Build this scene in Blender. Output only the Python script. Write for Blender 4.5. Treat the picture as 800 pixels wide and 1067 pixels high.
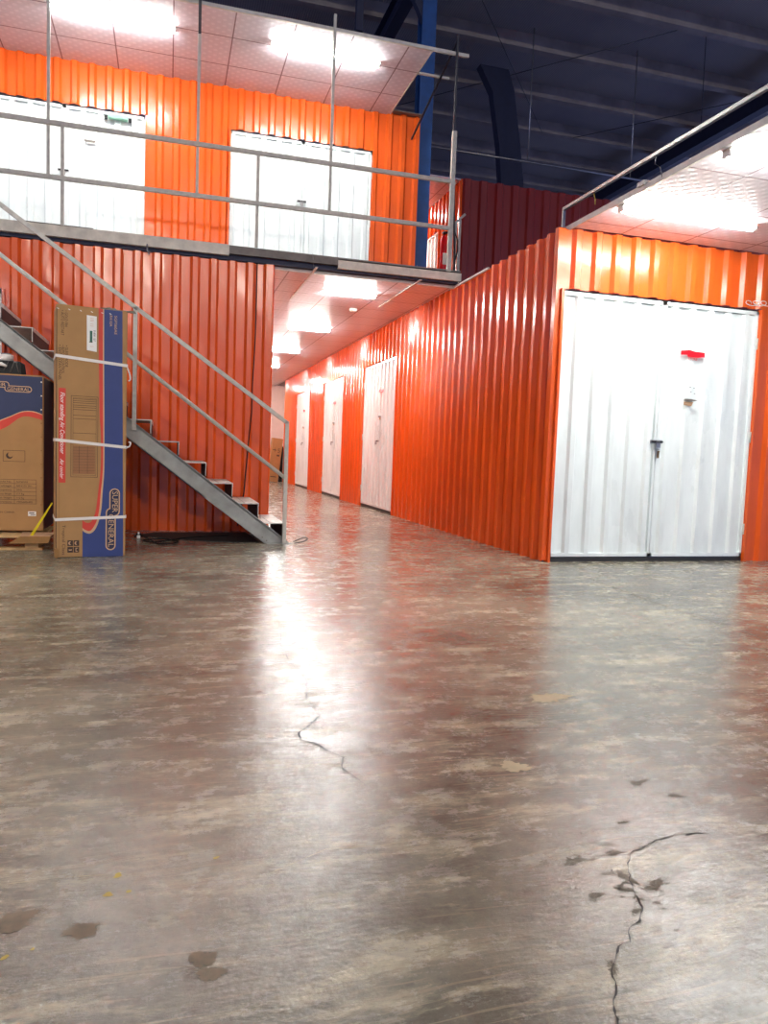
import bpy, bmesh, math, random
from mathutils import Vector, Matrix
random.seed(7)
for o in list(bpy.data.objects): bpy.data.objects.remove(o, do_unlink=True)
sc = bpy.context.scene
COL = sc.collection

# ------------------------------------------------------------------ camera
cd = bpy.data.cameras.new('camera'); cam = bpy.data.objects.new('camera', cd); COL.objects.link(cam)
cd.sensor_fit = 'VERTICAL'; cd.sensor_height = 36.0; cd.sensor_width = 36.0 * 800 / 1067
cd.lens = 777.28 / 1067 * 36.0; cd.clip_start = 0.02; cd.clip_end = 200
RX = Vector((0.95990738, -0.27783349, 0.03723413)); DN = Vector((0.01418052, -0.08452948, -0.99632007)); FW = Vector((0.27995847, 0.95690298, -0.07720065))
cam.matrix_world = Matrix(((RX.x, -DN.x, -FW.x, 0), (RX.y, -DN.y, -FW.y, 0), (RX.z, -DN.z, -FW.z, 0.87), (0, 0, 0, 1)))
sc.camera = cam

# ------------------------------------------------------------------ world, exposure
w = bpy.data.worlds.new('World'); sc.world = w; w.use_nodes = True
w.node_tree.nodes['Background'].inputs[0].default_value = (0.16, 0.20, 0.42, 1)
w.node_tree.nodes['Background'].inputs[1].default_value = 0.46
sc.view_settings.view_transform = 'Standard'; sc.view_settings.look = 'None'
sc.view_settings.gamma = 1; sc.view_settings.use_curve_mapping = False
sc.view_settings.exposure = 2.22
TUBE = 38.0          # radiance of the lit tubes
FILL_FLOODS = 215.0       # radiance of the two added fill floodlights

# ------------------------------------------------------------------ materials
MATS = {}
def lin(c):
    return tuple(((v / 255) / 12.92 if v <= 10 else (((v / 255) + .055) / 1.055) ** 2.4) for v in c) + (1,)
class NT:
    def __init__(s, name):
        s.m = bpy.data.materials.new(name); s.m.use_nodes = True; s.t = s.m.node_tree
        s.b = s.t.nodes['Principled BSDF']; s.o = s.t.nodes['Material Output']
        s.tc = s.t.nodes.new('ShaderNodeTexCoord')
    def n(s, typ, **k):
        nd = s.t.nodes.new(typ)
        for a, v in k.items():
            if a.startswith('i_'):
                key = a[2:].replace('_', ' ')
                nd.inputs[int(key) if key.isdigit() else key].default_value = v
            else: setattr(nd, a, v)
        return nd
    def l(s, a, b): s.t.links.new(a, b)
    def mapping(s, scale=(1, 1, 1), rot=(0, 0, 0), loc=(0, 0, 0)):
        mp = s.n('ShaderNodeMapping'); mp.inputs['Scale'].default_value = scale; mp.inputs['Rotation'].default_value = rot; mp.inputs['Location'].default_value = loc
        s.l(s.tc.outputs['Object'], mp.inputs[0]); return mp.outputs[0]
    def noise(s, vec, scale, detail=4, rough=.55, dist=0):
        nd = s.n('ShaderNodeTexNoise'); nd.inputs['Scale'].default_value = scale; nd.inputs['Detail'].default_value = detail
        nd.inputs['Roughness'].default_value = rough; nd.inputs['Distortion'].default_value = dist; s.l(vec, nd.inputs['Vector']); return nd.outputs[0]
    def ramp(s, fac, stops):
        nd = s.n('ShaderNodeValToRGB'); e = nd.color_ramp.elements
        while len(e) < len(stops): e.new(.5)
        for i, (p, c) in enumerate(stops):
            e[i].position = p; e[i].color = c if len(c) == 4 else tuple(c) + (1,)
        s.l(fac, nd.inputs[0]); return nd.outputs[0]
    def mix(s, fac, a, b, mode='MIX'):
        nd = s.n('ShaderNodeMix', data_type='RGBA', blend_type=mode)
        for sock, v in ((nd.inputs[0], fac), (nd.inputs[6], a), (nd.inputs[7], b)):
            if hasattr(v, 'links') or isinstance(v, bpy.types.NodeSocket): s.l(v, sock)
            else: sock.default_value = v
        return nd.outputs[2]
    def math(s, op, a, b=0.0, c=0.0):
        nd = s.n('ShaderNodeMath', operation=op)
        for i, v in enumerate((a, b, c)):
            if isinstance(v, bpy.types.NodeSocket): s.l(v, nd.inputs[i])
            else: nd.inputs[i].default_value = v
        return nd.outputs[0]
    def bump(s, h, strength=.3, dist=.01, prev=None):
        nd = s.n('ShaderNodeBump'); nd.inputs['Strength'].default_value = strength; nd.inputs['Distance'].default_value = dist
        s.l(h, nd.inputs['Height'])
        if prev is not None: s.l(prev, nd.inputs['Normal'])
        return nd.outputs[0]
def G(v): return (v, v, v, 1)

def simple(name, rgb, rough=.5, metal=0, var=.12, nscale=8, bump=0, bscale=40, spec=.5, coat=0):
    if name in MATS: return MATS[name]
    s = NT(name); base = lin(rgb)
    f = s.noise(s.mapping(), nscale, 5)
    dark = tuple(c * (1 - var) for c in base[:3]) + (1,); lite = tuple(min(1, c * (1 + var)) for c in base[:3]) + (1,)
    s.l(s.ramp(f, [(.3, dark), (.7, lite)]), s.b.inputs['Base Color'])
    s.b.inputs['Roughness'].default_value = rough; s.b.inputs['Metallic'].default_value = metal
    s.b.inputs['Specular IOR Level'].default_value = spec
    if coat: s.b.inputs['Coat Weight'].default_value = coat; s.b.inputs['Coat Roughness'].default_value = .12
    if bump: s.l(s.bump(s.noise(s.mapping(), bscale, 4), bump, .01), s.b.inputs['Normal'])
    MATS[name] = s.m; return s.m

def sheet(name, rgb, rough, dirt=.1, wav=.35, dirtcol=(60, 30, 20)):
    s = NT(name); base = lin(rgb)
    mp = s.mapping((1, 1, .25))
    f = s.noise(mp, 5, 6, .6)
    c1 = s.ramp(f, [(.35, tuple(c * .86 for c in base[:3])), (.65, base)])
    sp = s.noise(s.mapping((6, 6, 3)), 9, 3, .6)
    c2 = s.mix(s.ramp(sp, [(.70, G(0)), (.76, G(dirt))]), c1, lin(dirtcol))
    s.l(c2, s.b.inputs['Base Color'])
    s.l(s.ramp(s.noise(s.mapping((1, 1, .4)), 3, 4), [(.3, G(rough * .8)), (.7, G(rough * 1.3))]), s.b.inputs['Roughness'])
    b1 = s.bump(s.noise(s.mapping((1, 1, .5)), 4.5, 2, .4), wav, .03)
    b2 = s.bump(s.noise(s.mapping(), 22, 2, .5), wav * .5, .004, b1)
    s.l(b2, s.b.inputs['Normal'])
    MATS[name] = s.m; return s.m

ORANGE = sheet('orange_sheet', (234, 96, 31), .21, .12)
CREASE = sheet('orange_sheet_back', (200, 66, 20), .35, .1)
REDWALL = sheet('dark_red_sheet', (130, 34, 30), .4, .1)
WHITE = sheet('white_sheet', (236, 243, 240), .3, .06, .25, (120, 110, 90))
STEELP = simple('pale_grey_paint', (196, 194, 184), .42, var=.12, nscale=14, bump=.12)
RAILM = simple('rail_paint', (186, 184, 172), .38, var=.16, nscale=18, bump=.1)
DARKROD = simple('dark_rod_metal', (58, 60, 66), .5, .3)
STRINGER = simple('stringer_grey', (150, 152, 146), .48, .15, var=.22, nscale=7, bump=.25, bscale=25)
TREAD = simple('tread_plate', (205, 203, 195), .5, .1, var=.15, nscale=30, bump=.4, bscale=80)
RISER = simple('riser_dark', (44, 44, 44), .6)
BLUESTEEL = simple('blue_column_paint', (24, 70, 128), .45, var=.15)
NAVY = simple('dark_navy_beam', (26, 32, 58), .6)
ROOFST = simple('roof_purlin_steel', (140, 132, 130), .6, .1, var=.25, nscale=2)
DECKCH = simple('deck_channel_paint', (206, 200, 182), .5, var=.2, nscale=9, bump=.3)
DECKGREY = simple('deck_raw_steel', (112, 106, 98), .55, .2, var=.3, nscale=8, bump=.4)
DECKTOP = simple('deck_plate', (120, 118, 112), .6)
BLACK = simple('black_plastic', (10, 10, 11), .55, spec=.3)
SHADEMAT = simple('dark_shade_mat', (36, 36, 36), .7, bump=.3)
GREYM = simple('zinc_metal', (150, 150, 150), .35, .8)
BRASS = simple('brass_key', (150, 120, 84), .35, .7)
CARD = simple('brown_cardboard', (170, 130, 80), .72, var=.07, nscale=6, bump=.12, bscale=30)
CARD2 = simple('pale_cardboard_edge', (196, 158, 122), .75, var=.1, nscale=20)
CARD3 = simple('darker_cardboard_kraft', (150, 112, 62), .75, var=.12, nscale=10, bump=.3)  # darker brown board for crease, torn corner, flap and staples
INK = simple('dark_brown_ink', (62, 46, 36), .7, var=.05)
PBLUE = simple('printed_blue', (44, 62, 120), .55, var=.06)
PBLUE2 = simple('printed_navy', (36, 50, 88), .55, var=.06)
PRED = simple('printed_red', (206, 62, 44), .55, var=.06)
PTAN = simple('printed_tan_line', (204, 168, 128), .6, var=.04)
PDK = simple('printed_dark_navy', (28, 34, 66), .55, var=.04)
PBROWN = simple('printed_brown_fill', (150, 104, 66), .7, var=.06)
PAPER = simple('white_paper', (236, 236, 228), .6, var=.03)
PGREEN = simple('green_print', (48, 104, 84), .6)
STRAP = simple('white_strap', (226, 222, 214), .4, var=.06)
YELLOW = simple('yellow_plastic', (226, 210, 30), .4)
WOOD = simple('pale_pine', (200, 170, 118), .7, var=.2, nscale=12, bump=.2)
REDP = simple('red_paint', (214, 22, 36), .3)
PINKW = simple('pale_painted_wall', (236, 214, 204), .6, var=.04)
GREENP = simple('green_plastic', (120, 176, 150), .4)
CREAM = simple('cream_stain', (176, 160, 124), .45, var=.15, nscale=30)
TANST = simple('tan_stain', (118, 102, 80), .5, var=.3, nscale=40)
GREYST = simple('grey_worn_patch', (112, 102, 86), .6, var=.35, nscale=60, bump=.4, bscale=80)
CRACK = simple('crack_dark', (36, 30, 26), .9)
JOINT = simple('joint_line', (112, 98, 82), .8)
YST = simple('yellow_paint_chip', (190, 166, 60), .5)

def ceiling_mat():
    s = NT('vinyl_ceiling_tile')
    sep = s.n('ShaderNodeSeparateXYZ'); s.l(s.tc.outputs['Object'], sep.inputs[0])
    def seam(o):
        a = s.math('DIVIDE', o, .61); fr = s.math('FRACT', s.math('ADD', a, 50.0))
        d = s.math('ABSOLUTE', s.math('SUBTRACT', fr, .5))
        return s.math('GREATER_THAN', d, .488)
    g = s.math('MAXIMUM', seam(sep.outputs[0]), seam(sep.outputs[1]))
    w1 = s.n('ShaderNodeTexWave', wave_type='BANDS', bands_direction='DIAGONAL'); w1.inputs['Scale'].default_value = 5.5; w1.inputs['Distortion'].default_value = 0
    s.l(s.tc.outputs['Object'], w1.inputs[0])
    w2 = s.n('ShaderNodeTexWave', wave_type='BANDS', bands_direction='DIAGONAL'); w2.inputs['Scale'].default_value = 5.5
    s.l(s.mapping((1, -1, 1)), w2.inputs[0])
    p = s.math('MULTIPLY', w1.outputs[1], w2.outputs[1])
    base = s.mix(s.ramp(p, [(.35, G(0)), (.6, G(1))]), lin((202, 196, 204)), lin((214, 209, 216)))
    c = s.mix(g, base, lin((120, 100, 108)))
    s.l(c, s.b.inputs['Base Color']); s.b.inputs['Roughness'].default_value = .35
    s.l(s.bump(s.math('SUBTRACT', p, s.math('MULTIPLY', g, 2.0)), .25, .006), s.b.inputs['Normal'])
    return s.m
CEIL = ceiling_mat()

def floor_mat():
    s = NT('worn_concrete_floor')
    P = s.tc.outputs['Object']
    warp = s.n('ShaderNodeVectorMath', operation='ADD')
    nz = s.n('ShaderNodeTexNoise'); nz.inputs['Scale'].default_value = 1.1; nz.inputs['Detail'].default_value = 3; s.l(P, nz.inputs[0])
    sub = s.n('ShaderNodeVectorMath', operation='SCALE'); sub.inputs['Scale'].default_value = .16; s.l(nz.outputs[1], sub.inputs[0])
    s.l(P, warp.inputs[0]); s.l(sub.outputs[0], warp.inputs[1]); W = warp.outputs[0]
    def mapw(scale, rz, loc=(0, 0, 0)):
        mp = s.n('ShaderNodeMapping'); mp.inputs['Scale'].default_value = scale; mp.inputs['Rotation'].default_value = (0, 0, rz); mp.inputs['Location'].default_value = loc
        s.l(W, mp.inputs[0]); return mp.outputs[0]
    big = s.noise(P, .8, 5, .6, .6)
    c = s.ramp(big, [(.34, lin((92, 88, 77))), (.5, lin((124, 119, 104))), (.66, lin((160, 153, 134)))])
    red = s.noise(s.mapping((1, 1, 1), (0, 0, 0), (7, 3, 0)), 1.3, 7, .7, .4)
    c = s.mix(s.ramp(red, [(.52, G(0)), (.66, G(.28))]), c, lin((118, 94, 82)))
    grn = s.noise(s.mapping((1, 1, 1), (0, 0, 0), (-3, 9, 0)), .9, 3, .5)
    c = s.mix(s.ramp(grn, [(.5, G(0)), (.7, G(.5))]), c, lin((94, 98, 84)))
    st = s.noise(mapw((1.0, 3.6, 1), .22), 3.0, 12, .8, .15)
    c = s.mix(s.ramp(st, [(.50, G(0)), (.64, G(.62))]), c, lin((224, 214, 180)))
    st2 = s.noise(mapw((1.2, 4.4, 1), -.3, (3, 1, 0)), 3.4, 12, .8, .15)
    c = s.mix(s.ramp(st2, [(.52, G(0)), (.66, G(.55))]), c, lin((60, 56, 48)))
    fine = s.noise(P, 26, 8, .8)
    c = s.mix(s.ramp(fine, [(.34, G(.4)), (.5, G(0))]), c, lin((56, 52, 44)))
    c = s.mix(s.ramp(fine, [(.54, G(0)), (.66, G(.5))]), c, lin((160, 148, 126)))
    spk = s.noise(P, 46, 3, .6)
    c = s.mix(s.ramp(spk, [(.70, G(0)), (.76, G(.7))]), c, lin((190, 174, 136)))
    for rz, lo, sh in ((.9, .665, 0), (-.5, .675, 5), (2.1, .68, 9)):
        sc1 = s.noise(mapw((.8, 34, 1), rz, (sh, sh, 0)), 2.6, 2, .5, .1)
        c = s.mix(s.ramp(sc1, [(lo, G(0)), (lo + .02, G(.5))]), c, lin((170, 156, 132)))
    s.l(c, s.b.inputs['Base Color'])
    r = s.noise(P, 2.2, 8, .75, .3)
    ro = s.ramp(r, [(.3, G(.10)), (.52, G(.14)), (.72, G(.24))])
    ro = s.mix(s.ramp(s.noise(P, 9, 9, .8), [(.46, G(0)), (.56, G(1))]), ro, G(.27))
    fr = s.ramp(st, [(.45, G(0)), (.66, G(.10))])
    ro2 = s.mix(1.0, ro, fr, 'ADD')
    s.l(ro2, s.b.inputs['Roughness'])
    s.b.inputs['Specular IOR Level'].default_value = .75
    b = s.bump(s.noise(P, 6, 4, .5), .10, .02)
    b = s.bump(s.noise(mapw((3, 20, 1), .5), 5, 6, .7), .12, .006, b)
    b = s.bump(s.noise(mapw((10, 26, 1), -.7), 2.4, 4, .6), .30, .0035, b)
    b = s.bump(s.noise(P, 90, 5, .7), .25, .002, b)
    for cx, cy in ((.25, 1.12), (-.10, 1.22), (.9, .95)):     # circular trowel marks
        rg = s.n('ShaderNodeTexWave', wave_type='RINGS', rings_direction='Z'); rg.inputs['Scale'].default_value = 16; rg.inputs['Distortion'].default_value = 7; rg.inputs['Detail'].default_value = 4; rg.inputs['Detail Scale'].default_value = 2
        mp = s.mapping((1, 1, 0), (0, 0, 0), (-cx, -cy, 0)); s.l(mp, rg.inputs[0])
        ln = s.n('ShaderNodeVectorMath', operation='LENGTH'); s.l(mp, ln.inputs[0])
        fall = s.ramp(ln.outputs['Value'], [(.0, G(1)), (.22, G(0))])
        b = s.bump(s.math('MULTIPLY', rg.outputs[1], fall), .05, .004, b)
    s.l(b, s.b.inputs['Normal'])
    return s.m
FLOOR = floor_mat()

def roof_mat():
    s = NT('dark_roof_sheeting')
    wv = s.n('ShaderNodeTexWave', wave_type='BANDS', bands_direction='X'); wv.inputs['Scale'].default_value = 7.5; wv.inputs['Distortion'].default_value = .1
    s.l(s.tc.outputs['Object'], wv.inputs[0])
    c = s.mix(wv.outputs[1], lin((132, 130, 132)), lin((160, 156, 154)))
    big = s.noise(s.mapping(), .5, 3)
    c = s.mix(s.ramp(big, [(.4, G(0)), (.7, G(.5))]), c, lin((100, 104, 128)))
    s.l(c, s.b.inputs['Base Color']); s.b.inputs['Roughness'].default_value = .7
    s.l(s.bump(wv.outputs[1], .12, .02), s.b.inputs['Normal'])
    return s.m
ROOF = roof_mat()

def tube_mat(k=1):
    s = NT('lit_tube'); s.b.inputs['Emission Color'].default_value = (.98, 1, .965, 1); s.b.inputs['Emission Strength'].default_value = TUBE * k
    s.b.inputs['Base Color'].default_value = (1, 1, 1, 1)
    return s.m
LIT = tube_mat(.9); LIT2 = tube_mat(1.35); LIT3 = tube_mat(.60)

# ------------------------------------------------------------------ mesh building
MW = {}
def tag(o, label=None, cat=None, group=None, kind=None):
    if label: o['label'] = label
    if cat: o['category'] = cat
    if group: o['group'] = group
    if kind: o['kind'] = kind
    return o
def empty(name, loc, label, cat, group=None, rz=0):
    o = bpy.data.objects.new(name, None); o.empty_display_size = .1; COL.objects.link(o)
    o.location = loc; o.rotation_euler = (0, 0, rz); MW[o.name] = Matrix.Translation(loc) @ Matrix.Rotation(rz, 4, 'Z')
    return tag(o, label, cat, group)

class MB:
    """collects geometry in world coordinates; build() links it as one mesh object"""
    def __init__(s): s.v = []; s.f = []; s.mi = []; s.m = []; s.sm = []
    def mat(s, m):
        if m not in s.m: s.m.append(m)
        return s.m.index(m)
    def add(s, vs, fs, m, smooth=False):
        k = len(s.v); s.v += [Vector(v) for v in vs]; i = s.mat(m)
        for f in fs: s.f.append([k + a for a in f]); s.mi.append(i); s.sm.append(smooth)
        return s
    def box(s, a, b, m, bevel=0, R=None, C=None):
        bm = bmesh.new(); bmesh.ops.create_cube(bm, size=1)
        a, b = Vector(a), Vector(b)
        for v in bm.verts: v.co = Vector([(a[i] + b[i]) / 2 + v.co[i] * abs(b[i] - a[i]) for i in range(3)])
        if bevel: bmesh.ops.bevel(bm, geom=bm.edges[:], offset=bevel, segments=2, affect='EDGES', clamp_overlap=True)
        if R is not None:
            for v in bm.verts: v.co = R @ (v.co - Vector(C)) + Vector(C)
        bm.verts.index_update(); s.add([v.co.copy() for v in bm.verts], [[v.index for v in f.verts] for f in bm.faces], m); bm.free(); return s
    def tube(s, pts, r, m, n=10, square=False, close=True):
        pts = [Vector(p) for p in pts]; rings = []; vs = []
        if square: n = 4
        for i, p in enumerate(pts):
            d = (pts[min(i + 1, len(pts) - 1)] - pts[max(i - 1, 0)]).normalized()
            up = Vector((0, 0, 1)) if abs(d.z) < .95 else Vector((0, 1, 0))
            x = d.cross(up).normalized(); y = x.cross(d).normalized()
            rr = r[i] if isinstance(r, (list, tuple)) else r
            for k in range(n):
                a = 2 * math.pi * k / n + (math.pi / 4 if square else 0)
                q = rr * (1.4142 if square else 1)
                vs.append(p + x * (math.cos(a) * q) + y * (math.sin(a) * q))
        fs = []
        for i in range(len(pts) - 1):
            for k in range(n):
                fs.append([i * n + k, i * n + (k + 1) % n, (i + 1) * n + (k + 1) % n, (i + 1) * n + k])
        if close: fs += [list(range(n))[::-1], [(len(pts) - 1) * n + k for k in range(n)]]
        return s.add(vs, fs, m, not square)
    def prism(s, poly, ex, m):
        """poly: list of 3D points (planar), extruded by vector ex"""
        n = len(poly); ex = Vector(ex); P = [Vector(p) for p in poly]
        return s.add(P + [p + ex for p in P], [list(range(n))[::-1], [n + i for i in range(n)]] + [[i, (i + 1) % n, n + (i + 1) % n, n + i] for i in range(n)], m)
    def build(s, name, parent=None, base=True, solid=None):
        me = bpy.data.meshes.new(name)
        if parent is not None: inv = MW[parent.name].inverted(); off = Matrix.Identity(4)
        else:
            lo = [min(v[i] for v in s.v) for i in range(3)]; hi = [max(v[i] for v in s.v) for i in range(3)]
            c = Vector(((lo[0] + hi[0]) / 2, (lo[1] + hi[1]) / 2, lo[2])) if base else Vector((0, 0, 0))
            inv = Matrix.Translation(-c)
        me.from_pydata([inv @ v for v in s.v], [], s.f); me.validate()
        for m in s.m: me.materials.append(m)
        if len(me.polygons) == len(s.mi):
            me.polygons.foreach_set('material_index', s.mi); me.polygons.foreach_set('use_smooth', s.sm)
        bm = bmesh.new(); bm.from_mesh(me); bmesh.ops.recalc_face_normals(bm, faces=bm.faces[:]); bm.to_mesh(me); bm.free()
        o = bpy.data.objects.new(name, me); COL.objects.link(o)
        if parent is not None: o.parent = parent; MW[o.name] = MW[parent.name]
        else: o.location = -inv.translation; MW[o.name] = Matrix.Translation(o.location)
        return o
def struct(o, label=None):
    o['kind'] = 'structure'
    if label: o['label'] = label
    return o
def copy_tree(o, parent=None):
    c = o.copy(); COL.objects.link(c)
    if parent: c.parent = parent
    for ch in [x for x in bpy.data.objects if x.parent == o]: copy_tree(ch, c)
    return c
_fontcache = {}
def text_tris(body, size=1.0):
    cu = bpy.data.curves.new('lettering', 'FONT'); cu.body = body; cu.size = size; cu.align_x = 'LEFT'; cu.resolution_u = 3
    ob = bpy.data.objects.new('lettering', cu); COL.objects.link(ob)
    dg = bpy.context.evaluated_depsgraph_get(); me = bpy.data.meshes.new_from_object(ob.evaluated_get(dg))
    vs = [v.co.copy() for v in me.vertices]; fs = [list(p.vertices) for p in me.polygons]
    bpy.data.objects.remove(ob); bpy.data.meshes.remove(me); bpy.data.curves.remove(cu)
    return vs, fs
def put_text(mb, body, frame, uv, size, m, rot=0, off=.001, fit=None, shear=0):
    """frame=(origin,U,V,N); uv = start of baseline; rot in degrees in the plane; fit = wanted length"""
    vs, fs = text_tris(body, size)
    if not vs: return
    wd = max(v.x for v in vs) - min(v.x for v in vs); k = fit / wd if fit else 1
    O, U, V, N = frame; a = math.radians(rot); ca, sa = math.cos(a), math.sin(a)
    out = []
    for v in vs:
        x, y = v.x * k + v.y * shear, v.y
        out.append(O + U * (uv[0] + x * ca - y * sa) + V * (uv[1] + x * sa + y * ca) + N * off)
    mb.add(out, fs, m)
def put_poly(mb, frame, uvs, m, off=.0006):
    O, U, V, N = frame
    # thin printed film: triangulated by bmesh through an ngon
    mb.add([O + U * u + V * v + N * off for u, v in uvs], [list(range(len(uvs)))], m)
def put_band(mb, frame, L, Rr, m, off=.0006):
    O, U, V, N = frame; n = len(L)
    mb.add([O + U * u + V * v + N * off for u, v in L + Rr], [[i, i + 1, n + i + 1, n + i] for i in range(n - 1)], m)
def smooth_uv(L, n=5):
    P = [Vector((a[0], a[1], 0)) for a in L]; out = []
    for i in range(len(P) - 1):
        p0, p1, p2, p3 = P[max(i - 1, 0)], P[i], P[i + 1], P[min(i + 2, len(P) - 1)]
        for k in range(n):
            t = k / n; p = .5 * ((2 * p1) + (-p0 + p2) * t + (2 * p0 - 5 * p1 + 4 * p2 - p3) * t * t + (-p0 + 3 * p1 - 3 * p2 + p3) * t ** 3); out.append((p.x, p.y))
    return out + [(P[-1].x, P[-1].y)]
def rect(u0, v0, u1, v1): return [(u0, v0), (u1, v0), (u1, v1), (u0, v1)]
def capsule(u0, v0, u1, v1, r=None, n=6):
    r = r or min(abs(u1 - u0), abs(v1 - v0)) / 2; p = []
    for cx, cy, a0 in ((u1 - r, v1 - r, 0), (u0 + r, v1 - r, 90), (u0 + r, v0 + r, 180), (u1 - r, v0 + r, 270)):
        for i in range(n + 1):
            a = math.radians(a0 + 90 * i / n); p.append((cx + r * math.cos(a), cy + r * math.sin(a)))
    return p

# corrugated sheet running from point P0 along U (length L), ribs standing out along N
def corrugated(mb, P0, U, N, L, z0, z1, m, openings=(), pitch=.19, depth=.034, phase=0.0, lap=None, ridge=.05, flank=.026):
    P0, U, N = Vector(P0), Vector(U), Vector(N)
    def h(u):
        t = (u + phase) % pitch
        if t < flank: return depth * t / flank
        if t < flank + ridge: return depth
        if t < 2 * flank + ridge: return depth * (1 - (t - flank - ridge) / flank)
        return 0
    us = {0.0, L}
    k = math.floor(phase / pitch) - 1
    while k * pitch - phase < L:
        for a in (0, flank, flank + ridge, 2 * flank + ridge):
            u = k * pitch - phase + a
            if 0 < u < L: us.add(round(u, 5))
        k += 1
    for o in openings: us.add(o[0]); us.add(o[1])
    us = sorted(u for u in us if 0 <= u <= L)
    bands = [(z0, z1, 0)] if lap is None else [(z0, lap + .03, .005), (lap, z1, 0)]
    for a, b in zip(us, us[1:]):
        if b - a < 1e-5: continue
        mid = (a + b) / 2
        for (q0, q1, off) in bands:
            iv = [(q0, q1)]
            for o in openings:
                if o[0] - 1e-4 <= mid <= o[1] + 1e-4:
                    nv = []
                    for (x, y) in iv:
                        if o[2] > x: nv.append((x, min(y, o[2])))
                        if o[3] < y: nv.append((max(x, o[3]), y))
                    iv = nv
            for (x, y) in iv:
                if y - x < 1e-4: continue
                ha, hb = h(a + 1e-6) + off, h(b - 1e-6) + off
                A, B = P0 + U * a + N * ha, P0 + U * b + N * hb
                mb.add([A + Vector((0, 0, x)), B + Vector((0, 0, x)), B + Vector((0, 0, y)), A + Vector((0, 0, y))], [[0, 1, 2, 3]], m)
    return mb
def wall(name, P0, U, N, L, z0, z1, m=ORANGE, **k):
    mb = MB(); corrugated(mb, P0, U, N, L, z0, z1, m, **k)
    return struct(mb.build(name))
X = Vector((1, 0, 0)); Y = Vector((0, 1, 0)); Z = Vector((0, 0, 1))

# ------------------------------------------------------------------ heights and planes
ZW, ZD = 2.80, 2.30                # lower wall top, door top
YR, XC, YL = 5.72, 3.13, 8.0       # right facade, corridor wall, left facade
YU, ZU0, ZU1 = 9.68, 2.95, 5.26    # upper wall plane, deck level, upper ceiling

# ------------------------------------------------------------------ structure
mb = MB(); mb.box((-14, -14, -.12), (18, 26, 0), FLOOR); floor = struct(mb.build('floor', base=False))

struct(MB().box((-7, 8.9, 3.0), (-6.9, 9, 3.1), NAVY).build('trim_1')) if False else None
wall('wall_front_left', (-7, YL, 0), X, -Y, 7 + 1.02, .0, ZW - .01, pitch=.185, phase=.02, lap=1.93, openings=[(7 - 3.55, 7 - 1.52, 0, 2.31)])
wall('wall_corridor_left', (1.02, YL, 0), Y, X, 16, .0, ZW, pitch=.19)
wall('wall_front_right', (XC, YR, 0), X, -Y, 6, .0, ZW - .005, phase=.10, lap=None, openings=[(3.155 - XC, 5.165 - XC, 0, ZD + .01)])
cd_ = [(10.22, 12.1), (13.54, 15.4), (16.9, 18.83)]
wall('wall_corridor_right', (XC, YR, 0), Y, -X, 15.1, .0, ZW - .005, phase=.06, lap=1.88, openings=[(a - YR, b - YR, 0, 2.28) for a, b in cd_])
wall('wall_upper_left', (-7, YU, 0), X, -Y, 7 + 3.10, ZU0 + .01, ZU1 + .02, phase=.03,
     openings=[(7 - 2.1, 7 - .30, 0, 4.775), (7 + .69, 7 + 2.495, 0, 4.775)])
wall('wall_upper_side', (3.10, YU, 0), Y, X, 12, ZU0, ZU1, pitch=.19)
wall('wall_upper_right', (4.45, 11.45, 0), Y, -X, 12, ZU0 - .15, ZU1 + .02, openings=[(.95, 2.85, 0, 4.75)])
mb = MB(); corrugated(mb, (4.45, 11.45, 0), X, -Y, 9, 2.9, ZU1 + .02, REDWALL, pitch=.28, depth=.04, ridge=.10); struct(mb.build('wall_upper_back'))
# corner flashing strips of the right block
mb = MB(); mb.box((XC - .035, YR - .012, .015), (XC + .028, YR - .004, ZW), ORANGE); mb.box((XC - .04, YR - .012, .015), (XC - .034, YR + .05, ZW), ORANGE); struct(mb.build('trim_1'))
mb = MB(); mb.box((.985, YL - .04, .05), (1.03, YL - .034, ZW - .01), ORANGE); mb.box((1.028, YL - .04, .05), (1.034, YL + .06, ZW - .01), ORANGE); struct(mb.build('trim_2'))
mb = MB(); mb.box((3.06, YU - .045, ZU0 + .01), (3.115, YU - .038, ZU1), ORANGE); struct(mb.build('trim_3'))
# end of the corridor
mb = MB(); mb.box((1.0, 24.2, 0), (4.6, 24.3, 3.0), PINKW); struct(mb.build('wall_corridor_end'))
mb = MB(); mb.box((2.72, 22.6, 2.45), (3.6, 22.7, ZW), PINKW); mb.box((2.98, 22.6, 0), (3.6, 22.7, 2.45), PINKW); struct(mb.build('trim_4'))
mb = MB(); mb.box((3.55, 20.8, 0), (3.6, 24.2, 2.8), PINKW); struct(mb.build('wall_corridor_nook'))
# left block in front-left of the hall (out of view, carries lamps)
wall('wall_hall_left', (-4.6, -3, 0), Y, X, 8.6, .02, ZW)
# outer hall walls far away
mb = MB(); corrugated(mb, (-14, 25.5, 0), X, -Y, 32, 0, 8.7, ROOF, pitch=.4, depth=.05, ridge=.1); struct(mb.build('wall_hall_back'))

# ceilings (thin panelled soffits)
def ceil(name, a, b, trim=True):
    mb = MB(); mb.box(a, b, CEIL)
    return struct(mb.build(name, base=False))
ceil('ceiling', (3.20, -3.0, ZW), (9, YR - .04, ZW + .02))
ceil('ceiling', (1.04, YL + .09, ZW - .02), (3.09, 24.2, ZW))
ceil('ceiling', (-7, YL + .03, ZU1), (2.70, YU - .002, ZU1 + .02))
ceil('ceiling', (3.12, 11.46, ZU1), (4.42, 24, ZU1 + .02))
ceil('ceiling', (-9, -3, ZW), (-2.3, 5.4, ZW + .02))
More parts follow.
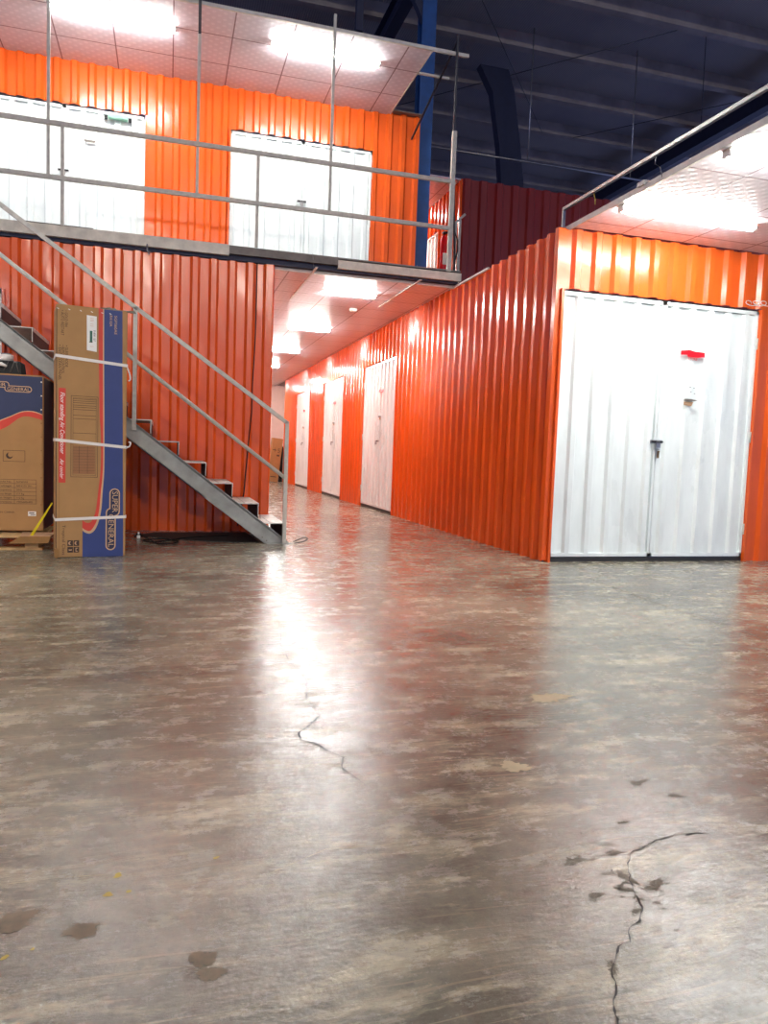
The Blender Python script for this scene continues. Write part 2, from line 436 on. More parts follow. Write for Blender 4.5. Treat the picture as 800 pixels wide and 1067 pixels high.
# soffit edge trims
mb = MB(); mb.box((3.185, -3, ZW - .012), (3.20, YR + .08, ZW + .03), STEELP); struct(mb.build('trim_5'))
mb = MB(); mb.box((1.04, YL + .075, ZW - .03), (3.09, YL + .09, ZW), STEELP); struct(mb.build('trim_6'))
mb = MB(); mb.box((-7, YL + .005, ZU1 - .012), (3.12, YL + .03, ZU1 + .022), STEELP); struct(mb.build('trim_7'))
mb = MB(); mb.box((2.70, YL + .03, ZU1 - .006), (2.712, YU, ZU1 + .022), STEELP); struct(mb.build('trim_8'))
mb = MB(); mb.box((2.712, YU - .10, ZU1 + .02), (3.14, YU + .05, ZU1 + .035), DECKGREY); struct(mb.build('trim_9'))
mb = MB(); mb.box((2.70, 8.55, ZU1 + .0), (3.10, 8.575, ZU1 + .022), STEELP); struct(mb.build('trim_10'))
# coping strip of the corridor wall, mounted just under its top, next to the walkway
mb = MB(); mb.box((XC - .06, 7.1, 2.765), (XC - .04, 8.1, 2.785), STEELP); struct(mb.build('trim_11'))

# hall roof and purlins
mb = MB(); mb.box((-14, -14, 8.72), (18, 25.6, 8.78), ROOF); struct(mb.build('ceiling_hall', base=False))
ti = 12
for k, yy in enumerate([8.6, 10.1, 11.65, 13.2, 14.8, 16.3, 17.85, 19.4, 21, 22.6]):
    mb = MB(); mb.box((-14, yy, 8.48), (18, yy + .03, 8.70), ROOFST); mb.box((-14, yy, 8.46), (18, yy + .16, 8.48), ROOFST); mb.box((-14, yy, 8.70), (18, yy + .1, 8.72), ROOFST)
    struct(mb.build('trim_%d' % ti)); ti += 1
for xx, yy0, yy1 in ((3.6, 9.9, 25), (11.5, 6, 25)):
    mb = MB(); mb.box((xx - .1, yy0, 8.1), (xx + .1, yy1, 8.12), NAVY); mb.box((xx - .01, yy0, 8.12), (xx + .01, yy1, 8.45), NAVY); mb.box((xx - .1, yy0, 8.44), (xx + .1, yy1, 8.46), NAVY)
    struct(mb.build('trim_%d' % ti)); ti += 1
# haunched rigid frame leg seen dark behind
mb = MB(); mb.prism([(x_, 14.0, z_) for x_, z_ in ((5.7, 8.45), (5.98, 7.99), (6.17, 7.02), (6.25, 6.3), (6.3, 0), (6.75, 0), (6.73, 6.37), (6.62, 7.09), (6.44, 8.07), (6.3, 8.45))], (0, .2, 0), NAVY); struct(mb.build('trim_%d' % ti)); ti += 1

# ------------------------------------------------------------------ doors
def leaf(parent, P0, U, N, L, z0, z1, phase=0, drop=True):
    """framed door leaf with corrugated infill"""
    P0, U, N = Vector(P0), Vector(U), Vector(N); mb = MB()
    corrugated(mb, P0 - N * .022, U, N, L, z0 + .012, z1 - .012, WHITE, pitch=.19, depth=.026, phase=phase, ridge=.045, flank=.018)
    # back sheet keeps it a solid leaf
    def bar(u0, u1, a, b, d0=-.03, d1=.008):
        c = [P0 + U * u0 + N * d0 + Z * a, P0 + U * u1 + N * d0 + Z * a, P0 + U * u1 + N * d1 + Z * a, P0 + U * u0 + N * d1 + Z * a]
        mb.prism(c, Z * (b - a), WHITE)
    bar(0, L, z1 - .03, z1); bar(0, L, z0, z0 + .03); bar(0, .022, z0, z1); bar(L - .022, L, z0, z1)
    bar(.01, L - .01, z0 + .01, z1 - .01, -.034, -.031)
    return mb.build('door_leaf', parent)
def hinge(parent, P, U, N):
    mb = MB(); P = Vector(P); mb.tube([P + Vector(N) * .012 - Z * .05, P + Vector(N) * .012 + Z * .05], .009, STEELP, 8); return mb.build('hinge', parent)
def double_door(name, P0, U, N, L, z0, z1, label, sign=True, keys=False, phase=0, thresh=True):
    U, N = Vector(U), Vector(N); P0 = Vector(P0); g = .006
    root = bpy.data.objects.new(name, None); root.empty_display_size = .1; COL.objects.link(root); root.location = P0 + U * L / 2 + Z * z0; MW[root.name] = Matrix.Translation(root.location)
    struct(root, label)
    h = L / 2
    leaf(root, P0 + U * g, U, N, h - g * 1.5, z0 + .045, z1 - .01, phase); leaf(root, P0 + U * (h + g * .5), U, N, h - g * 1.5, z0 + .045, z1 - .01, phase + h)
    # dark frame reveal around the leaves
    mb = MB()
    def bar(u0, u1, a, b, d0=-.05, d1=-.012):
        c = [P0 + U * u0 + N * d0 + Z * a, P0 + U * u1 + N * d0 + Z * a, P0 + U * u1 + N * d1 + Z * a, P0 + U * u0 + N * d1 + Z * a]
        mb.prism(c, Z * (b - a), RISER)
    bar(-.012, .012, z0, z1); bar(L - .012, L + .012, z0, z1); bar(0, L, z1 - .012, z1 + .006); bar(h - .012, h + .012, z0, z1)
    bar(0, L, z0, z0 + .035, -.05, 0.004)
    mb.build('door_frame', root)
    for e0, e1 in ((-.022, .001), (L - .001, L + .022)):
        mb = MB(); c = [P0 + U * e0 + N * -.03, P0 + U * e1 + N * -.03, P0 + U * e1 + N * .042, P0 + U * e0 + N * .042]
        mb.prism([q_ + Z * z0 for q_ in c], Z * (z1 - z0 + .004), ORANGE); mb.build('jamb_strip', root)
    for hh in (z0 + .3, (z0 + z1) / 2, z1 - .3):
        hinge(root, P0 + U * .004 + Z * hh, U, N); hinge(root, P0 + U * (L - .004) + Z * hh, U, N)
    # hasp and padlock
    c = P0 + U * (h - .005) + Z * (z0 + 1.07); mb = MB()
    mb.prism([c - U * .06 + N * .01 - Z * .014, c + U * .06 + N * .01 - Z * .014, c + U * .06 + N * .02 - Z * .014, c - U * .06 + N * .02 - Z * .014], Z * .028, GREYM)
    mb.tube([c - U * .055 + N * .03, c + U * .055 + N * .03], .007, BLACK, 8)
    mb.build('hasp', root)
    mb = MB(); d = c + N * .04 - Z * .055
    mb.prism([d - U * .02 - N * .01, d + U * .02 - N * .01, d + U * .02 + N * .01, d - U * .02 + N * .01], Z * .038, GREYM)
    mb.tube([d + Z * .036 - U * .013, d + Z * .055 - U * .012, d + Z * .063, d + Z * .055 + U * .012, d + Z * .036 + U * .013], .004, GREYM, 6)
    pl = mb.build('padlock', root)
    if keys:
        mb = MB(); e = d + N * .012 - Z * .005
        mb.tube([e, e - Z * .012], .012, GREYM, 10)
        for q, a in ((0, .006), (.008, -.01), (-.006, -.004)):
            mb.prism([e + U * (q - .007) - Z * .02, e + U * (q + .007) - Z * .02, e + U * (q + .004 + a) - Z * .085, e + U * (q - .004 + a) - Z * .085], N * .002, BRASS)
        mb.build('key', pl)
    return root
def unit_sign(root, c, U, N, sc=1.0, digits='21'):
    c, U, N = Vector(c), Vector(U), Vector(N); fr = (c, U, Z, N)
    # red arrow-like banner
    mb = MB(); t = N * .004
    mb.prism([c + U * a * sc + Z * b * sc for a, b in ((-.125, .022), (-.06, .03), (-.045, .034), (.02, .022), (.125, .02), (.125, -.022), (.05, -.03), (-.05, -.028), (-.055, -.012), (-.125, -.014))], t, REDP)
    mb.build('unit_sign', root)
    mb = MB(); put_text(mb, 'STORE', fr, (-.045 * sc, -.055 * sc), .032 * sc, PRED, off=.003); mb.build('sign_lettering', root)
    mb = MB(); e = c - Z * .42 * sc - U * .0
    mb.prism([e + U * a * sc + Z * b * sc for a, b in ((-.06, .022), (.0, .022), (.07, .012), (.02, 0), (-.06, 0))], N * .02, DECKGREY)
    mb.prism([e + U * a * sc + Z * b * sc for a, b in ((-.06, -.002), (.04, -.002), (.02, -.04), (-.06, -.032))], N * .004, CARD2)
    mb.build('notice_holder', root)
    mb = MB()
    for a, b in ((-.01, .125), (.03, .12), (-.0, .085), (.04, .07)): mb.prism([e + U * a * sc + Z * b * sc, e + U * (a + .014) * sc + Z * b * sc, e + U * (a + .014) * sc + Z * (b + .005) * sc, e + U * a * sc + Z * (b + .005) * sc], N * .002, DECKGREY)
    mb.build('pencil_mark', root)

d1 = double_door('door_1', (3.155, YR, 0), X, -Y, 2.01, 0, ZD, 'white corrugated double door with red sign and padlock in the right front wall', keys=True, phase=.06)
unit_sign(d1, (4.475, YR - .012, 1.86), X, -Y)
# small wiring loop above the right door corner
mb = MB(); mb.tube([(4.98 + .05 * math.cos(t * .6) + t * .006, YR - .05 - .002 * t, 2.345 + .022 * math.sin(t * .6)) for t in range(30)], .0035, STRAP, 6); mb.build('cable_loop', d1)
for i, (a, b) in enumerate(cd_):
    d = double_door('door_%d' % (i + 2), (XC, a, 0), Y, -X, b - a, 0, 2.28, ['white double door of the corridor nearest the hall', 'middle white double door along the corridor', 'farthest white double door along the corridor'][i], phase=.05)
    unit_sign(d, (XC - .012, a + .44 * (b - a) + .0, 1.83), -Y, -X, .95)
d5 = double_door('door_5', (.69, YU, 0), X, -Y, 1.805, ZU0, 4.765, 'white double door on the upper level right of the red-orange panel', phase=.02)
d6 = double_door('door_6', (-2.1, YU, 0), X, -Y, 1.80, ZU0, 4.765, 'white double door on the upper level at the left edge', phase=.08)
mb = MB(); mb.box((-.72, YU - .07, 4.665), (-.5, YU - .012, 4.715), GREENP, .008); mb.build('emergency_lamp', d6)
mb = MB(); mb.box((-.76, YU - .045, 4.66), (-.725, YU - .012, 4.70), BLACK, .004); mb.box((-.495, YU - .045, 4.66), (-.46, YU - .012, 4.70), BLACK, .004); mb.build('lamp_bracket', d6)
mb = MB(); mb.prism([(-.99, YU - .02, 4.40), (-.85, YU - .02, 4.40), (-.87, YU - .02, 4.375), (-.97, YU - .02, 4.375)], (0, .006, 0), DECKGREY); mb.build('label_plate', d6)
d7 = double_door('door_7', (-3.55, YL, 0), X, -Y, 2.02, 0, 2.30, 'white double door of the lower left unit, only its right edge in the frame')
d8 = double_door('door_8', (4.45, 12.4, 0), Y, -X, 1.9, ZU0, 4.75, 'white door of the far upper corridor seen past the blue column')

# ------------------------------------------------------------------ lamps
def tube_lamp(c, label, group, L=1.2):
    c = Vector(c); root = empty('tube_light', c, label, 'light', group)
    mb = MB(); mb.box((c.x - L / 2 - .01, c.y - .042, c.z - .014), (c.x + L / 2 + .01, c.y + .042, c.z), PAPER, .004); mb.build('housing', root)
    mb = MB(); prof = [(.040 * math.cos(math.pi + math.pi * i / 10), -.015 + .036 * math.sin(math.pi + math.pi * i / 10)) for i in range(11)]
    mb.prism([(c.x - L / 2, c.y + a, c.z + b) for a, b in prof], (L, 0, 0), (LIT if c.z > 4 else LIT3) if L > 1 else LIT2); mb.build('lit_tube', root)
    for sx in (-1, 1): mb = MB(); mb.box((c.x + sx * (L / 2 + .001) - .012, c.y - .035, c.z - .05), (c.x + sx * (L / 2 + .001) + .012, c.y + .035, c.z - .012), PAPER, .004); mb.build('lamp_holder', root)
    return root
L0 = tube_lamp((3.85, 5.06, ZW), 'tube light under the right canopy nearest the white double door', 'tube lights under the canopies')
def more(c, label, group='tube lights under the canopies'):
    r = copy_tree(L0); r.location = c; r['label'] = label; r['group'] = group; return r
more((3.85, 3.95, ZW), 'tube light under the right canopy cut by the right edge')
more((3.85, 2.85, ZW), 'tube light farther forward under the right canopy, outside the frame')
U0 = tube_lamp((-.59, 8.56, ZU1), 'tube light on the upper left ceiling above the left white door', 'tube lights on the upper ceiling')
for c_, t_ in (((1.62, 8.48, ZU1), 'tube light on the upper ceiling above the middle white door'), ((-3.0, 8.56, ZU1), 'tube light on the upper left ceiling outside the frame')):
    r = copy_tree(U0); r.location = c_; r['label'] = t_
S0 = None
for i, y_ in enumerate((8.85, 11.6, 14.35, 17.1, 19.9, 22.6)):
    t_ = ['tube light of the corridor ceiling nearest the hall', 'second tube light along the corridor ceiling', 'third tube light along the corridor ceiling', 'fourth tube light along the corridor ceiling, half behind the wall corner', 'fifth tube light deep in the corridor', 'last tube light at the corridor end'][i]
    if S0 is None: S0 = tube_lamp((2.06, y_, ZW - .02), t_, 'tube lights of the corridor', .62)
    else: r = copy_tree(S0); r.location = (2.08, y_, ZW - .02); r['label'] = t_
more((3.75, 13.2, ZU1), 'tube light of the far upper corridor'); more((3.75, 16.5, ZU1), 'deeper tube light of the far upper corridor')
for y_, t_ in ((4.9, 'far'), (3.8, 'near')): more((-3.0, y_, ZW), t_ + ' added tube light under the left canopy, outside the frame')  # lamps added out of view to brighten the left wall and floor
FLOOD = simple('flood_housing', (60, 60, 62), .5)
def flood(x, t_):
    r = empty('fill_flood_lamp', (x, -10.5, 7.2), t_ + ' added floodlight, unseen behind the viewer, lighting the railing and cartons', 'lamp', 'added floodlights behind the viewer')
    R_ = Matrix.Rotation(math.radians(58), 3, 'X'); c_ = (x, -10.5, 7.2)
    mb = MB(); mb.box((x - .26, -10.7, 7.2), (x + .26, -10.3, 7.3), FLOOD, .02, R=R_, C=c_); mb.build('housing', r)
    mb = MB(); mb.box((x - .23, -10.67, 7.19), (x + .23, -10.33, 7.198), WARM, R=R_, C=c_); mb.build('lit_panel', r)
    mb = MB(); mb.tube([(x, -10.5, 7.28), (x, -10.5, 8.72)], .015, FLOOD, 8); mb.build('hanger', r)
_w = NT('fill_flood_panel'); _w.b.inputs['Emission Color'].default_value = (1, .90, .74, 1); _w.b.inputs['Emission Strength'].default_value = FILL_FLOODS; WARM = _w.m
flood(-1.5, 'left'); flood(3.5, 'right')  # two unseen floodlights added to light the railing and cartons from the front

mb = MB(); mb.tube([(2.35, 9.84, ZW - .055), (2.35, 9.84, ZW - .045), (2.35, 9.84, ZW - .021)], [.035, .052, .055], PAPER, 20)
tag(mb.build('smoke_detector'), 'small white round smoke detector on the corridor ceiling', 'smoke detector')

# ------------------------------------------------------------------ upper walkway
wk = empty('upper_walkway', (-2, YL, 2.84), 'steel walkway deck of the upper level with a pale edge channel', 'walkway')
mb = MB(); mb.box((-7, YL - .02, 2.93), (3.12, YU - .005, 2.945), DECKTOP); mb.build('deck_plate', wk)
def channel(x0, x1, z0, z1, m):
    mb = MB(); mb.prism([(x0, YL - .03, z0), (x0, YL - .03, z1), (x0, YL + .02, z1), (x0, YL + .02, z1 - .008), (x0, YL - .022, z1 - .008), (x0, YL - .022, z0 + .008), (x0, YL + .02, z0 + .008), (x0, YL + .02, z0)], (x1 - x0, 0, 0), m)
    return mb
channel(-7, .58, 2.842, 2.948, DECKCH).build('edge_channel', wk)
channel(.58, 1.72, 2.86, 2.935, DECKGREY).build('edge_channel', wk)['label'] = 'unpainted grey length of channel'
channel(1.72, 3.13, 2.828, 2.915, DECKCH).build('edge_channel', wk)
mb = MB(); mb.box((-7, YL + .03, 2.815), (3.12, YL + .12, 2.925), NAVY); mb.box((-7, YL + .0, 2.803), (3.12, YL + .14, 2.815), NAVY); mb.build('support_beam', wk)
for x_ in (-5, -3, -1, 1.0, 2.2): mb = MB(); mb.box((x_, YL + .12, 2.82), (x_ + .06, YU, 2.925), NAVY); mb.build('joist', wk)
for x_, w_ in ((-.55, .0), (.68, .012)):
    pass
mb = MB(); mb.prism([(-1.35, YL - .02, 2.955), (-.72, YL - .03, 2.95), (-.80, YL + .06, 2.965), (-1.3, YL + .08, 2.975)], (0, 0, .006), DECKGREY)
mb.build('bent_flashing', wk)
mb = MB(); mb.tube([(-.22, YL - .036, 2.86), (-.22, YL - .05, 2.80), (-.2, YL - .05, 2.76)], .008, GREYM, 6); mb.build('hook', wk)

# railing
rl = empty('guard_railing', (1, YL, 2.95), 'pale metal guard railing along the edge of the upper walkway', 'railing')
def rail(z, x0, x1, r=.019):
    mb = MB(); mb.tube([(x0, YL - .045, z), (x1, YL - .045, z)], r, RAILM, square=True); return mb
rail(3.885, -7, 2.985).build('top_rail', rl); rail(3.385, -7, 2.97).build('middle_rail', rl)
for x_ in (-6, -4.5, -2.75, -1.0, .85): mb = MB(); mb.tube([(x_, YL - .045, 2.945), (x_, YL - .045, 3.87)], .015, RAILM, square=True); mb.build('post', rl)
for x_, zt, zs in ((-1.13, 5.25, 5.25), (.25, 5.34, 4.95), (1.61, 5.40, 5.40)):
    mb = MB(); mb.tube([(x_, YL - .012, 3.40), (x_, YL - .012, zs)], .014, RAILM, square=True)
    if zt > zs: mb.tube([(x_, YL - .012, zs), (x_, YL - .012, zt)], .014, DARKROD, square=True)
    mb.build('ceiling_strut', rl)
mb = MB(); mb.tube([(2.97, YL - .045, 2.92), (2.97, YL - .045, 4.42)], .022, RAILM, square=True); mb.build('end_post', rl)
mb = MB(); mb.tube([(2.97, YL - .025, 4.40), (2.97, YL - .025, 5.44)], .011, DARKROD, square=True); mb.build('ceiling_strut', rl)
mb = MB(); mb.tube([(2.985, YL - .045, 3.87), (3.3, YL + .6, 2.9)], .011, DARKROD, square=True); mb.build('brace', rl)
mb = MB(); mb.tube([(2.97, YL - .03, 5.38), (3.02, YL + 1.7, 5.0)], .010, DARKROD, square=True); mb.build('brace', rl)
# side return of the railing towards the upper corridor
mb = MB(); mb.tube([(3.0, YL - .03, 3.885), (3.1, YL + .35, 3.885)], .014, RAILM, square=True); mb.build('return_rail', rl)

# blue column
mb = MB(); x0, x1, y0, y1 = 3.137, 3.33, 9.78, 9.98
mb.box((x0, y0, 0), (x1, y0 + .012, 8.45), BLUESTEEL); mb.box((x0, y1 - .012, 0), (x1, y1, 8.45), BLUESTEEL); mb.box(((x0 + x1) / 2 - .006, y0 + .012, 0), ((x0 + x1) / 2 + .006, y1 - .012, 8.45), BLUESTEEL)
mb.box((x0, y0 - .04, 0), (x1 + .04, y1 + .04, .02), BLUESTEEL)
tag(mb.build('steel_column'), 'blue painted steel column rising to the roof beside the upper wall end', 'column')
mb = MB(); mb.tube([(3.2, 9.85, 6.6), (2.2, 9.85, 8.4)], .05, NAVY, square=True); mb.tube([(2.3, 9.85, 6.3), (2.3, 9.85, 8.4)], .045, NAVY, square=True); mb.tube([(1.0, 9.85, 7.3), (3.2, 9.85, 7.3)], .045, NAVY, square=True)
tag(mb.build('roof_bracing'), 'dark steel bracing left of the blue column under the roof', 'bracing')

# fire extinguisher and frame on the far upper landing
ex = empty('fire_extinguisher', (4.27, 11.7, 3.88), 'red fire extinguisher on the far upper landing beside the white end post', 'fire extinguisher')
mb = MB(); mb.tube([(4.27, 11.7, 3.882), (4.27, 11.7, 3.9), (4.27, 11.7, 4.36), (4.27, 11.7, 4.42), (4.27, 11.7, 4.45)], [.055, .062, .062, .04, .02], REDP, 18); mb.build('cylinder', ex)
mb = MB(); mb.tube([(4.27, 11.7, 4.45), (4.27, 11.7, 4.49)], .018, BLACK, 10); mb.box((4.24, 11.66, 4.48), (4.32, 11.74, 4.50), BLACK); mb.build('valve', ex)
mb = MB(); mb.box((4.23, 11.632, 3.97), (4.31, 11.636, 4.15), PAPER); mb.build('label', ex)
cb = MB(); cb.box((4.16, 11.56, 2.95), (4.40, 11.84, 3.875), BLACK, .01); tag(cb.build('black_cabinet'), 'black cabinet under the red extinguisher on the far upper landing', 'cabinet')
mb = MB(); mb.box((3.16, 10.05, 2.86), (4.44, 24, 2.945), DECKTOP); struct(mb.build('floor_upper', base=False))
pf = empty('partition_frame', (4.3, 11.5, 2.95), 'white steel frame standing at the end of the far upper landing', 'frame')
for x_ in (4.335, 4.405):
    mb = MB(); mb.tube([(x_, 11.38, 2.95), (x_, 11.38, 4.52 + (x_ - 4.3) * .9)], .018, RAILM, square=True); mb.build('upright', pf)
mb = MB(); mb.tube([(4.26, 11.34, 4.50), (4.47, 11.34, 4.70)], .018, RAILM, square=True); mb.build('cross_bar', pf)
mb = MB(); mb.tube([(4.30, 11.33, 4.42), (4.36, 11.33, 4.28), (4.365, 11.33, 4.12), (4.32, 11.33, 3.93), (4.29, 11.33, 3.1)], .011, BLACK, 8); mb.build('cable', pf)

# ceiling bars poking out of the corridor ceiling, hung on wires
for x_, yb in ((1.46, 7.80), (2.62, 7.86)):
    r = empty('ceiling_bar', (x_, yb, ZW - .03), 'thin %s ceiling support bar poking out of the corridor ceiling' % ('left' if x_ < 2 else 'right'), 'bar', None)
    mb = MB(); mb.box((x_ - .012, yb, ZW - .032), (x_ + .012, 9.5, ZW - .022), STEELP); mb.build('bar', r)
    mb = MB(); mb.tube([(x_ + .01, yb + .2, ZW - .025), (x_ - .02, YL - .045, 2.95)], .002, GREYM, 5); mb.build('hanger_wire', r)

# pipe rail above the right canopy edge
pr = empty('pipe_rail', (3.15, 3, ZW), 'thin grey steel rail running along above the right canopy edge', 'rail')
mb = MB(); mb.tube([(3.15, -3, 2.965), (3.15, 5.755, 2.965)], .012, GREYM, square=True); mb.build('rail', pr)
mb = MB(); mb.tube([(3.15, 5.755, 2.80), (3.15, 5.755, 2.976)], .011, GREYM, square=True); mb.build('stub_post', pr)
mb = MB(); mb.tube([(3.15, 4.52, 2.96), (3.145, 4.53, 2.90), (3.17, 4.5, 2.87), (3.19, 4.5, 2.80)], .004, GREYM, 6); mb.build('hanger_wire', pr)
mb = MB(); mb.tube([(3.15, 5.3, 2.96), (3.16, 5.29, 2.9), (3.155, 5.28, 2.86)], .004, YST, 5); mb.build('wire_tie', pr)
mb = MB(); mb.box((3.17, 4.68, ZW + .02), (3.22, 4.76, ZW + .05), STEELP); mb.build('clip', pr)

# hanging conduits in the roof
cn = empty('hanging_conduit', (7, 12.6, 6.6), 'thin pale conduit hung under the dark roof', 'conduit')
mb = MB(); mb.tube([(3.4, 12.6, 6.18), (9.5, 12.6, 6.18)], .018, GREYM, 6); mb.build('conduit', cn)
for x_ in (6.12, 8.23): mb = MB(); mb.tube([(x_, 12.6, 6.18), (x_, 12.6, 8.47)], .012, GREYM, 6); mb.build('drop_rod', cn)
br = empty('cable_brace', (6, 12.9, 7), 'thin crossed steel cable bracing under the dark roof', 'brace')
for a, b in (((4.6, 11.7, 8.4), (8.2, 16.2, 8.4)), ((8.4, 11.7, 8.4), (4.6, 16.2, 8.4)), ((9, 11.7, 8.4), (12.5, 16.2, 8.4)), ((12.6, 11.7, 8.4), (9, 16.2, 8.4))):
    mb = MB(); mb.tube([a, b], .008, DARKROD, 6); mb.build('cable', br)

# ------------------------------------------------------------------ staircase
st = empty('staircase', (1.1, 7.4, 0), 'grey steel staircase with handrail rising left along the orange wall', 'staircase')
SL = .762; SY0, SY1 = 6.95, 7.86
def stringer(y):
    mb = MB()
    def zt(x): return 1.881 - SL * (x + 1.349) - .012
    xe, xs = -2.62, zt(0) / SL
    vt = .175
    # channel: web + two flanges
    web = [(xe, y, zt(xe)), (xs + .02, y, 0.002), (xs - vt / SL + .0, y, 0.002), (xe, y, zt(xe) - vt)]
    mb.prism(web, (0, .008, 0), STRINGER)
    def fl(dz, t):
        n = Vector((SL, 0, 1)).normalized()
        a = Vector((xe, y - .0, zt(xe) - dz)); x2 = (zt(0) - dz) / SL; b = Vector((x2, y, .002))
        mb.prism([a, b, b - n * t, a - n * t], (0, .05 if y < 7.4 else -.05, 0), STRINGER)
    fl(0, .010); fl(vt - .012, .010)
    return mb
s1 = stringer(SY0); s1.build('stringer', st); stringer(SY1).build('stringer', st)
# splice plate on the near stringer
mb = MB()
def zt(x): return 1.869 - SL * (x + 1.349)
mb.prism([(.33, SY0 - .006, zt(.33) - .10), (.98, SY0 - .006, zt(.98) - .10), (.955, SY0 - .006, zt(.955) - .165), (.33, SY0 - .006, zt(.33) - .175)], (0, .005, 0), STRINGER); mb.build('splice_plate', st)
mb = MB()
for i in range(4): mb.tube([(.86 + i * .04, SY0 - .012, zt(.86 + i * .04) - .13), (.86 + i * .04, SY0, zt(.86 + i * .04) - .13)], .006, DECKGREY, 6)
mb.box((.9, SY0 - .05, 0), (1.14, SY0 + .02, .006), STRINGER); mb.build('foot_plate', st)
NX, NZ = 1.062, .19
k = 0
while True:
    nx = NX - .2405 * k; nz = NZ + .1815 * k
    if nz > 2.9: break
    mb = MB(); ya, yb = SY0 + .012, SY1 - .002
    mb.box((nx - .262, ya, nz - .008), (nx, yb, nz), TREAD)                       # tread sheet
    mb.box((nx - .008, ya, nz - (.1815 if k else .185)), (nx, yb, nz - .008), RISER)    # riser
    mb.box((nx - .001, ya - .001, nz - .03), (nx + .003, yb, nz + .001), STEELP)  # nosing
    mb.box((nx - .006, ya - .002, nz - .12), (nx, ya + .004, nz - .008), STEELP)
    # checker lines on tread
    for q in range(1, 5): mb.box((nx - .25, ya + q * .18 - .002, nz), (nx - .01, ya + q * .18 + .002, nz + .0012), DECKGREY)
    mb.box((nx - .13, ya, nz), (nx - .126, yb, nz + .0012), DECKGREY)
    o = mb.build('step', st); k += 1
hy = SY0 - .028
def hz(x): return 1.13 + (1.05 - x) * .694
mb = MB(); mb.tube([(-2.75, hy, hz(-2.75)), (1.06, hy, 1.125)], .017, RAILM, square=True); mb.build('handrail', st)
mb = MB(); mb.tube([(-2.75, hy, .625 + (1.046 + 2.75) * .739), (1.05, hy, .62)], .018, RAILM, 10); mb.build('middle_rail', st)
mb = MB(); mb.tube([(1.06, hy, .002), (1.06, hy, 1.14)], .017, RAILM, square=True); mb.build('post', st)
mb = MB(); mb.tube([(-.282, hy, 1.00), (-.282, hy, hz(-.282))], .017, RAILM, square=True); mb.build('post', st)
mb = MB(); mb.tube([(-1.6, hy, 1.9), (-1.6, hy, hz(-1.6))], .017, RAILM, square=True); mb.build('post', st)

# cables
mb = MB(); mb.tube([(.864, 7.955, 2.79), (.862, 7.945, 2.05), (.844, 7.95, 1.55), (.841, 7.94, 1.25), (.81, 7.95, .85), (.78, 7.95, .4), (.72, 7.94, .06)], .006, BLACK, 6)
tag(mb.build('black_cable'), 'thin black cable hanging down the orange wall behind the stairs', 'cable')
def sm(pts, n=5):
    out = []; P = [Vector(p) for p in pts]
    for i in range(len(P) - 1):
        p0, p1, p2, p3 = P[max(i - 1, 0)], P[i], P[i + 1], P[min(i + 2, len(P) - 1)]
        for k_ in range(n):
            t = k_ / n; out.append(.5 * ((2 * p1) + (-p0 + p2) * t + (2 * p0 - 5 * p1 + 4 * p2 - p3) * t * t + (-p0 + 3 * p1 - 3 * p2 + p3) * t ** 3))
    return out + [P[-1]]
mb = MB(); mb.tube(sm([(-.28, 7.3, .014), (-.236, 7.36, .02), (-.135, 7.12, .008), (-.07, 6.85, .008), (.06, 6.88, .008), (.1, 7.05, .008), (-.05, 7.2, .008), (-.2, 7.1, .008), (-.1, 6.95, .01), (.2, 7.3, .008), (.6, 7.5, .008)]), .007, BLACK, 6)
tag(mb.build('black_cable'), 'tangled black cable lying on the floor beneath the stairs', 'cable')
mb = MB(); mb.tube(sm([(1.16, 6.99, .01), (1.21, 7.0, .03), (1.27, 7.0, .05), (1.29, 6.96, .04), (1.23, 6.9, .02), (1.16, 6.92, .008)]), .006, BLACK, 6)
tag(mb.build('wire_loop'), 'small dark wire loop on the floor at the foot of the stairs', 'wire')
mb = MB(); mb.box((-.262, 7.28, 0), (-.232, 7.31, .03), PAPER, .004); mb.box((-.255, 7.29, .04), (-.238, 7.305, .06), PAPER, .003); mb.box((-.27, 7.3, .028), (-.225, 7.34, .045), BLACK)
tag(mb.build('cable_plug'), 'small black and white plug lying on the floor beneath the stairs', 'plug')
mb = MB(); mb.prism([(-.1, 7.80, .001), (.80, 7.83, .001), (.84, 7.0, .001), (.70, 6.97, .001), (.2, 7.15, .001), (-.3, 7.5, .001)], (0, 0, .004), SHADEMAT)  # dark sheet paints in the shade, and some dark covering, under the stairs
tag(mb.build('shade_mat'), 'dark flat mat standing for shade and something dark on the floor under the stairs', 'mat')

# ------------------------------------------------------------------ tall carton
BR = math.radians(10); bx, by = -.795, 6.02
Wd, Hd, Dp = .498, 1.885, .36
box1 = empty('cardboard_carton', (bx, by, 0), 'tall brown and blue appliance carton standing upright with white straps', 'carton', rz=BR)
U = Vector((math.cos(BR), math.sin(BR), 0)); N = Vector((math.sin(BR), -math.cos(BR), 0)); O1 = Vector((bx, by, 0))
def loc1(u, v, n=0): return O1 + U * u + Z * v + N * n
def obox(mb, u0, u1, v0, v1, n0, n1, m, bev=0):
    R = Matrix.Rotation(BR, 3, 'Z')
    mb.box((bx + u0, by - n1, v0), (bx + u1, by - n0, v1), m, bev, R=R, C=(bx, by, 0)); return mb
mb = MB(); obox(mb, 0, Wd, .004, Hd - .004, -Dp, 0, CARD, .006); mb.build('carton_body', box1)
fr1 = (O1, U, Z, N)
def q(x, y): return ((x - 59.5) / 72.8 * Wd, (580.5 - y) / 263.5 * Hd)
def z3(L): return [q(50 + a / 7.622, 450 + b / 7.622) for a, b in L]
def z2(L): return [q(50 + a / 7.622, 310 + b / 7.622) for a, b in L]
art = MB()
